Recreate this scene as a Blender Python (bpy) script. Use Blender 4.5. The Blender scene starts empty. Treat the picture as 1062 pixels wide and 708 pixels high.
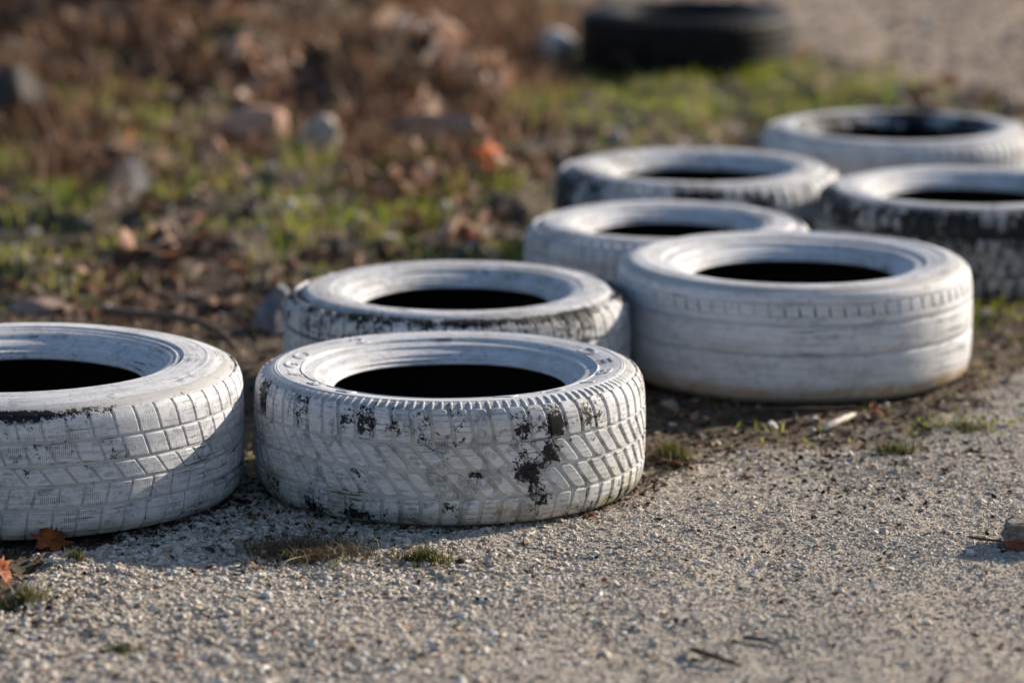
import bpy, bmesh, math, random
import numpy as np
from mathutils import Vector, Matrix, noise as mnoise

sc = bpy.context.scene
PI = math.pi
# ------------------------------------------------------------------ camera
FPX, TH, CH = 3872.0, math.radians(11.412), 1.4388      # focal length in photo pixels, pitch, height of the lens
cam_d = bpy.data.cameras.new('camera')
cam = bpy.data.objects.new('camera', cam_d)
sc.collection.objects.link(cam)
cam.location = (0, 0, CH)
cam.rotation_euler = (PI/2 - TH, 0, 0)
cam_d.sensor_width = 36.0
cam_d.lens = 36.0*FPX/1062.0
cam_d.clip_start, cam_d.clip_end = 0.1, 2000
cam_d.dof.use_dof = True
cam_d.dof.focus_distance = 5.80
cam_d.dof.aperture_fstop = 2.3
sc.camera = cam
# ------------------------------------------------------------------ light
SUN_AZ = math.radians(57)        # from +Y (away from the camera) towards +X (right)
SUN_EL = math.radians(22)
SV = Vector((math.sin(SUN_AZ)*math.cos(SUN_EL), math.cos(SUN_AZ)*math.cos(SUN_EL), math.sin(SUN_EL)))
w = bpy.data.worlds.new('World'); sc.world = w; w.use_nodes = True
wn = w.node_tree.nodes; wl = w.node_tree.links
sky = wn.new('ShaderNodeTexSky'); sky.sky_type = 'NISHITA'; sky.sun_disc = False
sky.sun_elevation = SUN_EL; sky.sun_rotation = SUN_AZ
sky.air_density = 1.0; sky.dust_density = 1.0; sky.ozone_density = 2.5
wl.new(sky.outputs[0], wn['Background'].inputs[0]); wn['Background'].inputs[1].default_value = 0.078
sd = bpy.data.lights.new('sun', 'SUN'); sd.energy = 5.0; sd.angle = math.radians(0.55); sd.color = (1.0, 0.87, 0.72)
sun = bpy.data.objects.new('sun', sd); sc.collection.objects.link(sun)
sun.rotation_euler = SV.to_track_quat('Z', 'Y').to_euler(); sun.location = (6, 9, 6)
sc.view_settings.view_transform = 'Standard'; sc.view_settings.look = 'None'
sc.view_settings.exposure = 0.60; sc.view_settings.gamma = 1.0
sc.cycles.use_denoising = True
sc.cycles.max_bounces = 6; sc.cycles.diffuse_bounces = 3; sc.cycles.glossy_bounces = 2
try: sc.cycles.denoiser = 'OPENIMAGEDENOISE'
except Exception: pass

# ------------------------------------------------------------------ helpers
def link(o): sc.collection.objects.link(o); return o
def tag(o, label=None, cat=None, group=None, kind=None):
    if label: o['label'] = label
    if cat: o['category'] = cat
    if group: o['group'] = group
    if kind: o['kind'] = kind
    return o
def empty(name, loc, rot=(0, 0, 0)):
    o = bpy.data.objects.new(name, None); o.location = loc; o.rotation_euler = rot; o.empty_display_size = .05
    return link(o)
def mesh_np(name, V, F, mat=None, parent=None, smooth=False, uv=None):
    """V (n,3), F (m,k) with k constant"""
    V = np.asarray(V, np.float32); F = np.asarray(F, np.int32)
    me = bpy.data.meshes.new(name)
    me.vertices.add(len(V)); me.vertices.foreach_set('co', V.ravel())
    k = F.shape[1]
    me.loops.add(F.size); me.loops.foreach_set('vertex_index', F.ravel())
    me.polygons.add(len(F)); me.polygons.foreach_set('loop_start', np.arange(0, F.size, k, dtype=np.int32))
    me.polygons.foreach_set('loop_total', np.full(len(F), k, np.int32))
    if smooth: me.polygons.foreach_set('use_smooth', np.ones(len(F), bool))
    me.update(calc_edges=True)
    if uv is not None:
        l = me.uv_layers.new(name='UVMap'); l.data.foreach_set('uv', np.asarray(uv, np.float32)[F.ravel()].ravel())
    if mat: me.materials.append(mat)
    if name is None: return me
    o = bpy.data.objects.new(name, me); link(o)
    if parent: o.parent = parent
    return o
def pix(X, Y, Z=0.0):           # where a world point falls in the photograph
    dy, dz = np.cos(TH)*Y - np.sin(TH)*(Z-CH), np.sin(TH)*Y + np.cos(TH)*(Z-CH)
    return 531 + FPX*X/dy, 354 - FPX*dz/dy
def gp(u, v, Z=0.0):            # ground point seen at pixel (u, v)
    a = TH + math.atan((v-354)/FPX); Y = (CH-Z)/math.tan(a)
    dep = Y*math.cos(TH) + (CH-Z)*math.sin(TH)
    return Vector(((u-531)*dep/FPX, Y, Z))
def fbm(x, y, sc_, seed=0, octv=4, z=0.0):
    f = np.vectorize(lambda a, b: mnoise.fractal(Vector((a*sc_+seed*7.31, b*sc_-seed*3.17, z)), 1.0, 2.0, octv))
    return f(x, y)
def vnoise(x, y, seed=0):       # fast value noise, numpy
    x = np.asarray(x, float); y = np.asarray(y, float)
    xi = np.floor(x).astype(np.int64); yi = np.floor(y).astype(np.int64); fx = x-xi; fy = y-yi
    fx = fx*fx*(3-2*fx); fy = fy*fy*(3-2*fy)
    def h(a, b):
        n = (a*374761393 + b*668265263 + seed*1442695041) & 0xffffffff
        n = ((n ^ (n >> 13))*1274126177) & 0xffffffff
        n = (n ^ (n >> 16)) & 0xffffffff
        return n/4294967295.0
    return (h(xi, yi)*(1-fx)+h(xi+1, yi)*fx)*(1-fy) + (h(xi, yi+1)*(1-fx)+h(xi+1, yi+1)*fx)*fy
def fn(x, y, s, seed=0, octv=4):
    r = 0; a = 1; t = 0
    for i in range(octv):
        r = r + a*vnoise(x*s*2**i, y*s*2**i, seed+i*17); t += a; a *= .5
    return r/t                   # 0..1

# ------------------------------------------------------------------ node helper
class NT:
    def __init__(s, name):
        s.m = bpy.data.materials.new(name); s.m.use_nodes = True
        s.t = s.m.node_tree; s.n = s.t.nodes; s.l = s.t.links; s.b = s.n['Principled BSDF']
    def put(s, sock, v):
        if isinstance(v, bpy.types.NodeSocket): s.l.new(v, sock)
        elif v is not None:
            if isinstance(v, (tuple, list)) and len(v) == 3 and sock.type == 'RGBA': v = (*v, 1)
            sock.default_value = v
    def math(s, op, a, b=None, c=None, clamp=False):
        n = s.n.new('ShaderNodeMath'); n.operation = op; n.use_clamp = clamp
        s.put(n.inputs[0], a); s.put(n.inputs[1], b)
        if c is not None: s.put(n.inputs[2], c)
        return n.outputs[0]
    def vec(s, op, a, b=None):
        n = s.n.new('ShaderNodeVectorMath'); n.operation = op; s.put(n.inputs[0], a); s.put(n.inputs[1], b)
        return n.outputs['Value'] if op in ('LENGTH', 'DISTANCE', 'DOT_PRODUCT') else n.outputs[0]
    def noise(s, v, scale, detail=4, rough=.55, dist=0.0):
        n = s.n.new('ShaderNodeTexNoise'); s.put(n.inputs['Vector'], v); n.inputs['Scale'].default_value = scale
        n.inputs['Detail'].default_value = detail; n.inputs['Roughness'].default_value = rough
        n.inputs['Distortion'].default_value = dist
        return n.outputs[0]
    def voro(s, v, scale, feat='DISTANCE_TO_EDGE'):
        n = s.n.new('ShaderNodeTexVoronoi'); n.feature = feat; s.put(n.inputs['Vector'], v); n.inputs['Scale'].default_value = scale
        return n.outputs[0]
    def ramp(s, v, lo, hi, a=0.0, b=1.0):
        n = s.n.new('ShaderNodeMapRange'); n.interpolation_type = 'SMOOTHSTEP'
        s.put(n.inputs[0], v); s.put(n.inputs[1], lo); s.put(n.inputs[2], hi); n.inputs[3].default_value = a; n.inputs[4].default_value = b
        return n.outputs[0]
    def mix(s, f, a, b):
        n = s.n.new('ShaderNodeMix'); n.data_type = 'RGBA'; s.put(n.inputs[0], f); s.put(n.inputs[6], a); s.put(n.inputs[7], b)
        return n.outputs[2]
    def cramp(s, v, stops):
        n = s.n.new('ShaderNodeValToRGB'); s.put(n.inputs[0], v); e = n.color_ramp.elements
        while len(e) < len(stops): e.new(.5)
        for q, (p, c) in zip(e, stops): q.position = p; q.color = (*c, 1)
        return n.outputs[0]
    def bump(s, h, dist, strength=1.0, normal=None):
        n = s.n.new('ShaderNodeBump'); s.put(n.inputs['Height'], h); n.inputs['Distance'].default_value = dist
        n.inputs['Strength'].default_value = strength
        if normal is not None: s.l.new(normal, n.inputs['Normal'])
        return n.outputs[0]
    def comb(s, x, y, z):
        n = s.n.new('ShaderNodeCombineXYZ'); s.put(n.inputs[0], x); s.put(n.inputs[1], y); s.put(n.inputs[2], z); return n.outputs[0]
    def sep(s, v):
        n = s.n.new('ShaderNodeSeparateXYZ'); s.put(n.inputs[0], v); return n.outputs
    def out(s, col, rough=.6, normal=None, spec=None):
        s.put(s.b.inputs['Base Color'], col); s.put(s.b.inputs['Roughness'], rough)
        if normal is not None: s.l.new(normal, s.b.inputs['Normal'])
        if spec is not None: s.put(s.b.inputs['Specular IOR Level'], spec)
        return s.m
    def pos(s):
        return s.n.new('ShaderNodeNewGeometry').outputs['Position']
    def rnd(s):
        return s.n.new('ShaderNodeNewGeometry').outputs['Random Per Island']

# ------------------------------------------------------------------ tyre paint
def paint(name, cen, R, seed=0, wear=.66, spots=(), rings=(), sipe=None, white=(.69, .70, .725), thin=.25, grime=.3, groove=False, inner=0.0, moss=0.0, cracks=0.0, wscale=60, rust=0.0):
    """old white paint over black rubber. spots: (x,y,z,radius,strength); rings: (rho,z,width,strength)"""
    t = NT(name); P = t.pos()
    q = t.vec('SUBTRACT', P, (cen[0], cen[1], 0.0)); x, y, z = t.sep(q)
    rho = t.math('SQRT', t.math('ADD', t.math('MULTIPLY', x, x), t.math('MULTIPLY', y, y)))
    ang = t.math('ARCTAN2', x, t.math('MULTIPLY', y, -1.0)); s = t.math('MULTIPLY', ang, R)
    Ps = t.vec('ADD', P, (seed*1.7, seed*2.3, seed*.9))
    n1 = t.noise(Ps, wscale, 8, .68, .3)
    n2 = t.noise(Ps, 9, 3, .5)
    pep = t.noise(Ps, wscale*3.6, 6, .78)
    val = t.math('ADD', t.math('ADD', t.math('MULTIPLY', n1, .48), t.math('MULTIPLY', pep, .52)), t.math('MULTIPLY', t.math('SUBTRACT', n2, .5), .36))
    def cell(scale):
        n = t.n.new('ShaderNodeTexVoronoi'); n.feature = 'F1'; n.inputs['Scale'].default_value = scale
        t.l.new(t.vec('ADD', Ps, t.comb(t.math('MULTIPLY', n1, .012), t.math('MULTIPLY', pep, .012), t.math('MULTIPLY', n1, -.01))), n.inputs['Vector'])
        return t.sep(n.outputs['Color'])[0]
    val = t.math('ADD', val, t.math('MULTIPLY', t.math('SUBTRACT', cell(130), .5), .10))
    val = t.math('ADD', val, t.math('MULTIPLY', t.math('SUBTRACT', cell(330), .5), .09))
    if sipe is not None:          # each block has lost its paint a little differently
        oi = t.n.new('ShaderNodeObjectInfo')
        val = t.math('ADD', val, t.math('MULTIPLY', t.math('SUBTRACT', oi.outputs['Random'], .5), .125))
    for (px, py, pz, r, k) in spots:
        d = t.vec('DISTANCE', P, (px, py, pz))
        val = t.math('ADD', val, t.ramp(d, 0.0, r, k, 0.0))
    for (r0, z0, wd, k) in rings:
        d = t.math('SQRT', t.math('ADD', t.math('POWER', t.math('SUBTRACT', rho, r0), 2.0), t.math('POWER', t.math('SUBTRACT', z, z0), 2.0)))
        g = t.math('MULTIPLY', t.ramp(d, wd*.3, wd, k, 0.0), t.ramp(n2, .38, .6, .25, 1.1))
        val = t.math('ADD', val, g)
    chip = t.ramp(val, wear, wear+.014)
    if cracks:
        cv = t.noise(Ps, 22, 4, .6)
        vv = t.voro(t.vec('ADD', Ps, t.comb(t.math('MULTIPLY', n1, .02), t.math('MULTIPLY', cv, .02), n1)), 75)
        ck = t.math('MULTIPLY', t.ramp(vv, .012, .05, 1.0, 0.0), t.ramp(cv, .60-cracks, .66-cracks))
        chip = t.math('MAXIMUM', chip, t.math('MULTIPLY', ck, .9))
    if sipe:
        uvn = t.n.new('ShaderNodeUVMap'); u, v, _ = t.sep(uvn.outputs[0])
        mk = t.ramp(t.noise(Ps, 45, 4, .6), .46, .58)
        if sipe == 'vertical':
            sv = t.math('SINE', t.math('ADD', t.math('MULTIPLY', u, 2*PI/.0031), t.math('MULTIPLY', n1, 1.5)))
            g1 = t.ramp(sv, .55, .9)
            row = t.ramp(t.math('SINE', t.math('MULTIPLY', v, 2*PI/.0125)), -.7, -.3)
            si = t.math('MULTIPLY', t.math('MULTIPLY', g1, row), mk)
        else:
            wv = t.math('SINE', t.math('ADD', t.math('MULTIPLY', t.math('ADD', v, t.math('MULTIPLY', t.math('SINE', t.math('MULTIPLY', u, 1400.0)), .0009)), 2*PI/.0085), 1.0))
            si = t.math('MULTIPLY', t.ramp(wv, .90, .985), mk)
        chip = t.math('MAXIMUM', chip, t.math('MULTIPLY', si, .8))
    # colour of the paint layer: brushed, rubbed thin, dusty
    Pc = t.comb(t.math('MULTIPLY', s, 5.0), t.math('MULTIPLY', rho, 90.0), t.math('MULTIPLY', z, 90.0))
    br = t.noise(Pc, 1.0, 4, .6)
    col = t.mix(t.ramp(br, .35, .7), white, tuple(c*.82 for c in white))
    st = t.noise(t.vec('ADD', t.comb(t.math('MULTIPLY', s, 9.0), t.math('MULTIPLY', rho, 230.0), t.math('MULTIPLY', z, 230.0)), (seed*3.1, 0, 0)), 1.0, 5, .66, .3)
    st = t.math('ADD', st, t.math('MULTIPLY', t.math('SUBTRACT', n2, .5), .5))
    col = t.mix(t.math('MULTIPLY', t.ramp(st, .54, .64), .12+.48*thin), col, (.27, .295, .35))
    chip = t.math('MAXIMUM', chip, t.math('MULTIPLY', t.ramp(st, .665, .685), .75))
    gr = t.noise(Ps, 26, 6, .65, .6)
    fl = t.noise(t.comb(t.math('MULTIPLY', s, 60.0), t.math('MULTIPLY', rho, 170.0), t.math('MULTIPLY', z, 150.0)), 1.0, 6, .72, .4)
    fl = t.math('ADD', fl, t.math('MULTIPLY', t.math('SUBTRACT', gr, .5), .55))
    col = t.mix(t.math('MULTIPLY', t.ramp(fl, .56, .60), thin), col, (.22, .235, .27))
    sm = t.noise(t.comb(t.math('MULTIPLY', s, 14.0), t.math('MULTIPLY', rho, 45.0), t.math('MULTIPLY', z, 26.0)), 1.0, 5, .62, .8)
    col = t.mix(t.math('MULTIPLY', t.ramp(sm, .50, .66), .20+.35*thin), col, (.34, .36, .41))
    sc2 = t.noise(Ps, 210, 3, .6)
    col = t.mix(t.math('MULTIPLY', t.ramp(sc2, .58, .66), .30), col, (.33, .32, .30))
    col = t.mix(t.math('MULTIPLY', t.ramp(t.noise(Ps, 14, 5, .6), .42, .7), grime), col, (.36, .33, .27))
    # soil splashed on the lowest part
    low = t.math('MULTIPLY', t.ramp(t.math('ADD', z, t.math('MULTIPLY', gr, .05)), .022, .075, 1.0, 0.0), .62)
    col = t.mix(low, col, (.29, .26, .19))
    if moss:
        ms = t.math('MULTIPLY', t.ramp(t.noise(Ps, 18, 6, .7), .50, .64), t.ramp(z, .03, .10, moss, 0.0))
        col = t.mix(ms, col, (.30, .30, .12))
    if rust:
        bd = t.math('MULTIPLY', t.ramp(z, .008, .022), t.ramp(z, .024, .045, 1.0, 0.0))
        col = t.mix(t.math('MULTIPLY', t.math('MULTIPLY', bd, t.ramp(gr, .40, .62)), .75*rust), col, (.42, .24, .07))
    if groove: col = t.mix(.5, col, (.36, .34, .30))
    rub = t.mix(t.noise(Ps, 90, 4, .6), (.006, .006, .008), (.018, .018, .021))
    col = t.mix(chip, col, rub)
    h = t.math('SUBTRACT', t.math('ADD', t.math('MULTIPLY', br, .25), t.math('ADD', t.math('MULTIPLY', sc2, .35), t.math('MULTIPLY', n1, .55))), t.math('MULTIPLY', chip, .9))
    nr = t.bump(h, .0011, .8)
    ro = t.math('ADD', t.math('MULTIPLY', gr, .35), .42)
    return t.out(col, ro, nr, .32)

def rubber(name, cen=(0, 0), R=.3, col=(.012, .012, .014), dust=0.0, rough=.6):
    t = NT(name); P = t.pos()
    n = t.noise(P, 40, 6, .65)
    c = t.mix(t.math('MULTIPLY', t.ramp(n, .45, .7), dust), col, (.16, .15, .13))
    return t.out(c, t.math('ADD', t.math('MULTIPLY', n, .3), rough-.15), t.bump(t.noise(P, 180, 4, .6), .0008, .6), .16)

# ------------------------------------------------------------------ tyre geometry
def catmull(pts, n=5):
    pts = [np.array(p, float) for p in pts]; out = []
    P = [2*pts[0]-pts[1]] + pts + [2*pts[-1]-pts[-2]]
    for i in range(1, len(P)-2):
        d = max(np.linalg.norm(P[i+1]-P[i]), 1e-6)
        m0 = (P[i+1]-P[i-1])/2; m1 = (P[i+2]-P[i])/2
        for m in (m0, m1):
            l = np.linalg.norm(m)
            if l > d: m *= d/l
        for k in range(n):
            s = k/n
            out.append((2*s**3-3*s**2+1)*P[i]+(s**3-2*s**2+s)*m0+(-2*s**3+3*s**2)*P[i+1]+(s**3-s**2)*m1)
    out.append(P[-2]); return np.array(out)
def lathe(name, prof, mat, parent, n=224, fn_=None, flip=False):
    prof = np.asarray(prof); m = len(prof); a = np.linspace(0, 2*PI, n, endpoint=False)
    r = prof[:, 0][None, :]*np.ones((n, 1)); z = prof[:, 1][None, :]*np.ones((n, 1))
    if fn_ is not None: r, z = fn_(a[:, None], r, z)
    V = np.stack([r*np.cos(a)[:, None], r*np.sin(a)[:, None], z], -1).reshape(-1, 3)
    i = np.arange(n)[:, None]; j = np.arange(m-1)[None, :]; i2 = (i+1) % n
    F = np.stack([i*m+j, i2*m+j, i2*m+j+1, i*m+j+1], -1).reshape(-1, 4)
    if flip: F = F[:, ::-1]
    return mesh_np(name, V, F, mat, parent, smooth=True)

class Tyre:
    def __init__(s, R, W, rb, gd=.005, square=.40, seed=0, flat=False):
        s.R, s.W, s.rb, s.gd, s.seed = R, W, rb, gd, seed
        S = R-rb; s.S = S
        Rg = R-gd
        up = [(Rg, 0), (Rg-.0008, .18*W), (Rg-.002, .30*W), (Rg-.005, .37*W), (Rg-.011, .415*W), (Rg-.021, .447*W), (Rg-.032, .466*W)]
        if flat: up = [(Rg, 0), (Rg-.0008, .18*W), (Rg-.002, .30*W), (Rg-.005, .385*W), (Rg-.010, .435*W), (Rg-.018, .472*W), (Rg-.027, .491*W)]
        s.tread = catmull(up, 6)
        side = [(Rg-.032, .466*W), (rb+.70*S, .486*W), (rb+.56*S, .497*W), (rb+.46*S, .5*W), (rb+.40*S, .497*W), (rb+.385*S, .490*W), (rb+.33*S, .484*W)]
        if flat: side = [(Rg-.027, .491*W), (Rg-.038, .499*W), (Rg-.052, .496*W), (rb+.50*S, .487*W), (rb+.43*S, .478*W), (rb+.395*S, .476*W), (rb+.38*S, .462*W), (rb+.33*S, .455*W)]
        s.side = catmull(side, 7)
        bead = [(rb+.33*S, .484*W), (rb+.27*S, .470*W), (rb+.235*S, .455*W), (rb+.225*S, .438*W), (rb+.15*S, .415*W), (rb+.10*S, .395*W), (rb+.085*S, .375*W), (rb+.035*S, .362*W), (rb+.006, .345*W), (rb, .322*W), (rb+.004, .305*W), (rb+.012, .312*W)]
        if flat: bead = [(rb+.33*S, .455*W), (rb+.27*S, .447*W), (rb+.235*S, .440*W), (rb+.225*S, .424*W), (rb+.15*S, .402*W), (rb+.10*S, .385*W), (rb+.085*S, .365*W), (rb+.035*S, .352*W), (rb+.006, .338*W), (rb, .318*W), (rb+.004, .302*W), (rb+.012, .308*W)]
        s.bead = catmull(bead, 4)
        liner = [(rb+.012, .308*W if flat else .312*W), (rb+.025, .335*W), (rb+.3*S, .435*W), (rb+.6*S, .45*W), (R-.035, .38*W), (R-.020, .2*W), (R-.018, 0)]
        s.liner = catmull(liner, 4)
        # arc table of the tread base (upper half), arc length <-> z
        T = s.tread; d = np.r_[0, np.cumsum(np.linalg.norm(np.diff(T, axis=0), axis=1))]
        s.arc = d; s.tz = T[:, 1]; s.tr = T[:, 0]
    def base(s, t):              # t = signed arc length from the crown -> r, z, normal
        a = abs(t); sg = 1 if t >= 0 else -1
        r = np.interp(a, s.arc, s.tr); z = np.interp(a, s.arc, s.tz)
        e = .002; r0, r1 = np.interp([max(a-e, 0), a+e], s.arc, s.tr); z0, z1 = np.interp([max(a-e, 0), a+e], s.arc, s.tz)
        dr, dz = r1-r0, z1-z0; L = math.hypot(dr, dz) or 1
        return r, z*sg, dz/L, -dr/L*sg
    def z2t(s, zf):
        return math.copysign(np.interp(abs(zf)*s.W, s.tz, s.arc), zf)
    def block(s, za, zb, width, lean=0.0, bow=0.0, h=None, rnd=.16, nv=5, seed=0, lean_fn=None):
        """one tread block between heights za>zb (fractions of W); width and lean in metres"""
        h = s.gd if h is None else h
        ta, tb = s.z2t(za), s.z2t(zb); L = abs(ta-tb)
        e1, e2 = .0006/L, .0020/L
        vs = sorted(set([0, e1, e2] + list(np.linspace(.12, .88, nv)) + [1-e2, 1-e1, 1]))
        rings = []
        f1, f2 = 1-.0012/width, 1-.0040/width
        cx = np.array([-1, -f1, -f2, 0, f2, f1, 1.0])
        V = []; UV = []
        for v in vs:
            t = ta+(tb-ta)*v
            ee = min(v, 1-v)*L; rr = rnd*width
            k = 1.0 if ee >= rr else 1-(rr-math.sqrt(max(rr*rr-(rr-ee)**2, 0)))/(width/2)*1.0
            c = lean*(v-.5)+bow*math.sin(PI*v)
            for x in cx:
                sx = c + x*width/2*k
                edge = abs(x) > .9999 or v in (0, 1)
                near = abs(x) > f2+1e-6 or v in (vs[1], vs[-2])
                hh = -.001 if edge else (h-.0007 if near else h)
                if edge and v not in (0, 1): pass
                r, z, nr_, nz_ = s.base(t)
                if edge:                        # skirt leans slightly outwards
                    sx = c + x*width/2*k*1.03
                r2 = r+nr_*hh; z2 = z+nz_*hh
                a = sx/s.R
                V.append((r2*math.cos(a), r2*math.sin(a), z2)); UV.append((sx, (v-.5)*L))
        n = len(cx); m = len(vs); F = []
        for i in range(m-1):
            for j in range(n-1):
                F.append((i*n+j, (i+1)*n+j, (i+1)*n+j+1, i*n+j+1))
        return np.array(V), np.array(F), np.array(UV)
    def zside(s, r):             # height of the sidewall at radius r
        return float(np.interp(r, s.side[::-1, 0], s.side[::-1, 1]))

def ring_micro(t, rr):
    """fine moulded rings on the sidewall"""
    def f(a, r, z):
        dz = 0
        for (r0, wd, hh) in rr:
            dz = dz + hh*np.exp(-((r-r0)/wd)**2)
        # slightly uneven old carcass
        un = .0016*np.sin(a*2+t.seed)+.0009*np.sin(a*5+t.seed*2.1)
        return r+un*.6, z+np.sign(z)*dz+un*.35
    return f
def finer(prof, k=3):
    out = [prof[0]]
    for a, b in zip(prof[:-1], prof[1:]):
        for i in range(1, k+1): out.append(a+(b-a)*i/k)
    return np.array(out)

def build_tyre(label, X, Y, R, W, rb, rows, mats, seed=0, tilt=(0, 0), spin=0.0, separate=True, group='white painted tyres laid along the gravel', gd=.005, micro=None, ribs=None, shoulder=0, name='tyre', flat=False):
    """mats: dict(tread, block, side, bead, liner)"""
    root = empty(name, (X, Y, .0), (tilt[0], tilt[1], 0))
    tag(root, label, 'tyre', group)
    t = Tyre(R, W, rb, gd, seed=seed, flat=flat)
    up = np.array([0, W/2])
    micro = micro or [(rb+.30*t.S, .0016, .0011), (R-.047, .0014, .0010), (R-.053, .0014, .0010)]
    mf = ring_micro(t, micro)
    def L(nm, prof, mat, sgn=1, flip=False, n=224, f=mf):
        p = prof.copy(); p[:, 1] *= sgn
        def g(a, r, z):
            r2, z2 = f(a, r, z); return r2, z2+W/2
        return lathe(nm, p, mat, root, n, g, flip=(sgn < 0) != flip)
    noop = ring_micro(t, [])
    full = np.vstack([t.tread[::-1]*[1, -1], t.tread[1:]])
    def g0(a, r, z):
        r2, z2 = noop(a, r, z); return r2, z2+W/2
    tread = lathe('tread', full, mats['tread'], root, 224, g0)
    sp = finer(t.side, 2)
    L('sidewall', sp, mats['side']); L('sidewall', sp[::2], mats['side'], -1)
    L('bead', t.bead, mats['bead'], f=noop); L('bead', t.bead, mats['bead'], -1, f=noop)
    L('inner_liner', t.liner, mats['liner'], f=noop, n=96); L('inner_liner', t.liner, mats['liner'], -1, f=noop, n=96)
    rng = random.Random(seed)
    allV, allF, allUV, off = [], [], [], 0
    for (za, zb, n, frac, lean, bow, phase, rn) in rows:
        pitch = 2*PI*R/n
        V, F, UV = t.block(za, zb, pitch*frac, lean*pitch, bow*pitch, rnd=rn)
        V = V+np.array([0, 0, W/2])
        me = None
        for k in range(n):
            a = (k+phase)*2*PI/n + spin
            if separate:
                if me is None:
                    o = mesh_np('tread_block', V, F, mats['block'], tread, smooth=True, uv=UV); me = o.data; me.set_sharp_from_angle(angle=math.radians(19))
                else:
                    o = bpy.data.objects.new('tread_block', me); link(o); o.parent = tread
                o.rotation_euler = (0, 0, a)
                un = .0016*math.sin(a*2+seed)+.0009*math.sin(a*5+seed*2.1)
                o.location = (un*.6*math.cos(a), un*.6*math.sin(a), un*.35)
            else:
                ca, sa = math.cos(a), math.sin(a); un = .0016*math.sin(a*2+seed)+.0009*math.sin(a*5+seed*2.1)
                Vr = np.stack([V[:, 0]*ca-V[:, 1]*sa+un*.6*ca, V[:, 0]*sa+V[:, 1]*ca+un*.6*sa, V[:, 2]+un*.35], -1)
                allV.append(Vr); allF.append(F+off); allUV.append(UV); off += len(V)
    if allV:
        o = mesh_np('tread_blocks', np.vstack(allV), np.vstack(allF), mats['block'], tread, smooth=True, uv=np.vstack(allUV)); o['kind'] = 'stuff'
    for (za, zb) in (ribs or ()):
        ta, tb = t.z2t(za), t.z2t(zb); sg = 1 if ta > tb else -1
        pr = []
        for i, v in enumerate([0, .0, .06, .3, .5, .7, .94, 1, 1]):
            tt = ta+(tb-ta)*v; r, z, nr_, nz_ = t.base(tt)
            hh = -.001 if i in (0, 8) else (gd-.001 if i in (1, 7) else gd)
            pr.append((r+nr_*hh, z+nz_*hh))
        pr = np.array(pr)[::-1]
        lathe('tread_rib', pr, mats['block'], tread, 224, g0)
    if shoulder:                 # small moulded bars over the shoulder edge
        Vs, Fs, off = [], [], 0
        for sg in (1, -1):
            for k in range(shoulder):
                a = k*2*PI/shoulder
                wd = 2*PI*R/shoulder*.42
                rr = [(R-gd-.0125, .0007), (R-gd-.019, .0012), (R-gd-.028, .0010), (R-gd-.036, .0001)]
                vv = []
                for (r0, hh) in rr:
                    tz_ = np.interp(r0, t.tread[::-1, 0], t.tread[::-1, 1]) if r0 > R-gd-(.027 if flat else .032) else t.zside(r0)
                    for sx, hf in ((-wd/2, -.0005), (-wd*.3, hh), (wd*.3, hh), (wd/2, -.0005)):
                        aa = a+sx/R; q = r0+hf*.6
                        vv.append((q*math.cos(aa), q*math.sin(aa), (tz_+hf)*sg+W/2))
                for i in range(3):
                    for j in range(3):
                        f = (off+i*4+j, off+i*4+j+1, off+(i+1)*4+j+1, off+(i+1)*4+j)
                        Fs.append(f if sg > 0 else f[::-1])
                Vs += vv; off += 16
        o = mesh_np('shoulder_bars', Vs, Fs, mats['block'], tread, smooth=True); o['kind'] = 'stuff'
    return root, t

def lettering(root, t, text, r0, a0, step, size, wide, mat, W):
    for i, ch in enumerate(text):
        if ch == ' ': continue
        cu = bpy.data.curves.new('letter', 'FONT'); cu.body = ch; cu.size = size; cu.extrude = .0010; cu.align_x = 'CENTER'; cu.bevel_depth = .0003
        tmp = bpy.data.objects.new('letter_tmp', cu); link(tmp)
        bpy.context.view_layer.update()
        me = bpy.data.meshes.new_from_object(tmp.evaluated_get(bpy.context.evaluated_depsgraph_get()))
        bpy.data.objects.remove(tmp); bpy.data.curves.remove(cu)
        a = a0-i*step
        for v in me.vertices:
            x, y, z = v.co; r = r0+y; an = a-x*wide/r0
            v.co = (r*math.cos(an), r*math.sin(an), t.zside(r)+W/2+z+.0004+.0016*.35*math.sin(an*2+t.seed)+.0009*.35*math.sin(an*5+t.seed*2.1))
        me.materials.clear(); me.materials.append(mat)
        o = bpy.data.objects.new('raised_letter', me); link(o); o.parent = root

# ------------------------------------------------------------------ the tyres
def tm(pre, cen, R, W, seed, **k):
    b = dict(k); blk = dict(k); blk['sipe'] = k.get('sipe'); b.pop('sipe', None)
    r0 = k.get('rings', ())
    return dict(block=paint(pre+' block paint', cen, R, seed, **blk),
                tread=paint(pre+' groove paint', cen, R, seed, **{**b, 'groove': True}),
                side=paint(pre+' sidewall paint', cen, R, seed, **{**b, 'wear': b.get('side_wear', b.get('wear', .66))} if 'side_wear' in b else paint_args(b)),
                )
def paint_args(b): return b
def mats_for(pre, cen, R, seed, side_wear=None, bead_rubber=None, grings=(), **k):
    sipe = k.pop('sipe', None)
    d = {}
    d['block'] = paint(pre+'_block_paint', cen, R, seed, sipe=sipe, **k)
    k2 = dict(k); k2['groove'] = True; k2['wear'] = k['wear']+.03; k2['rings'] = list(k.get('rings', ()))+list(grings)
    d['tread'] = paint(pre+'_groove_paint', cen, R, seed, **k2)
    k3 = dict(k)
    if side_wear: k3['wear'] = side_wear
    k3['cracks'] = 0; k3['thin'] = min(1.0, k.get('thin', .3)*1.3)
    d['side'] = paint(pre+'_sidewall_paint', cen, R, seed, **k3)
    d['bead'] = bead_rubber or d['side']
    return d
LINER = rubber('inner_rubber', col=(.006, .006, .007))

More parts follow.
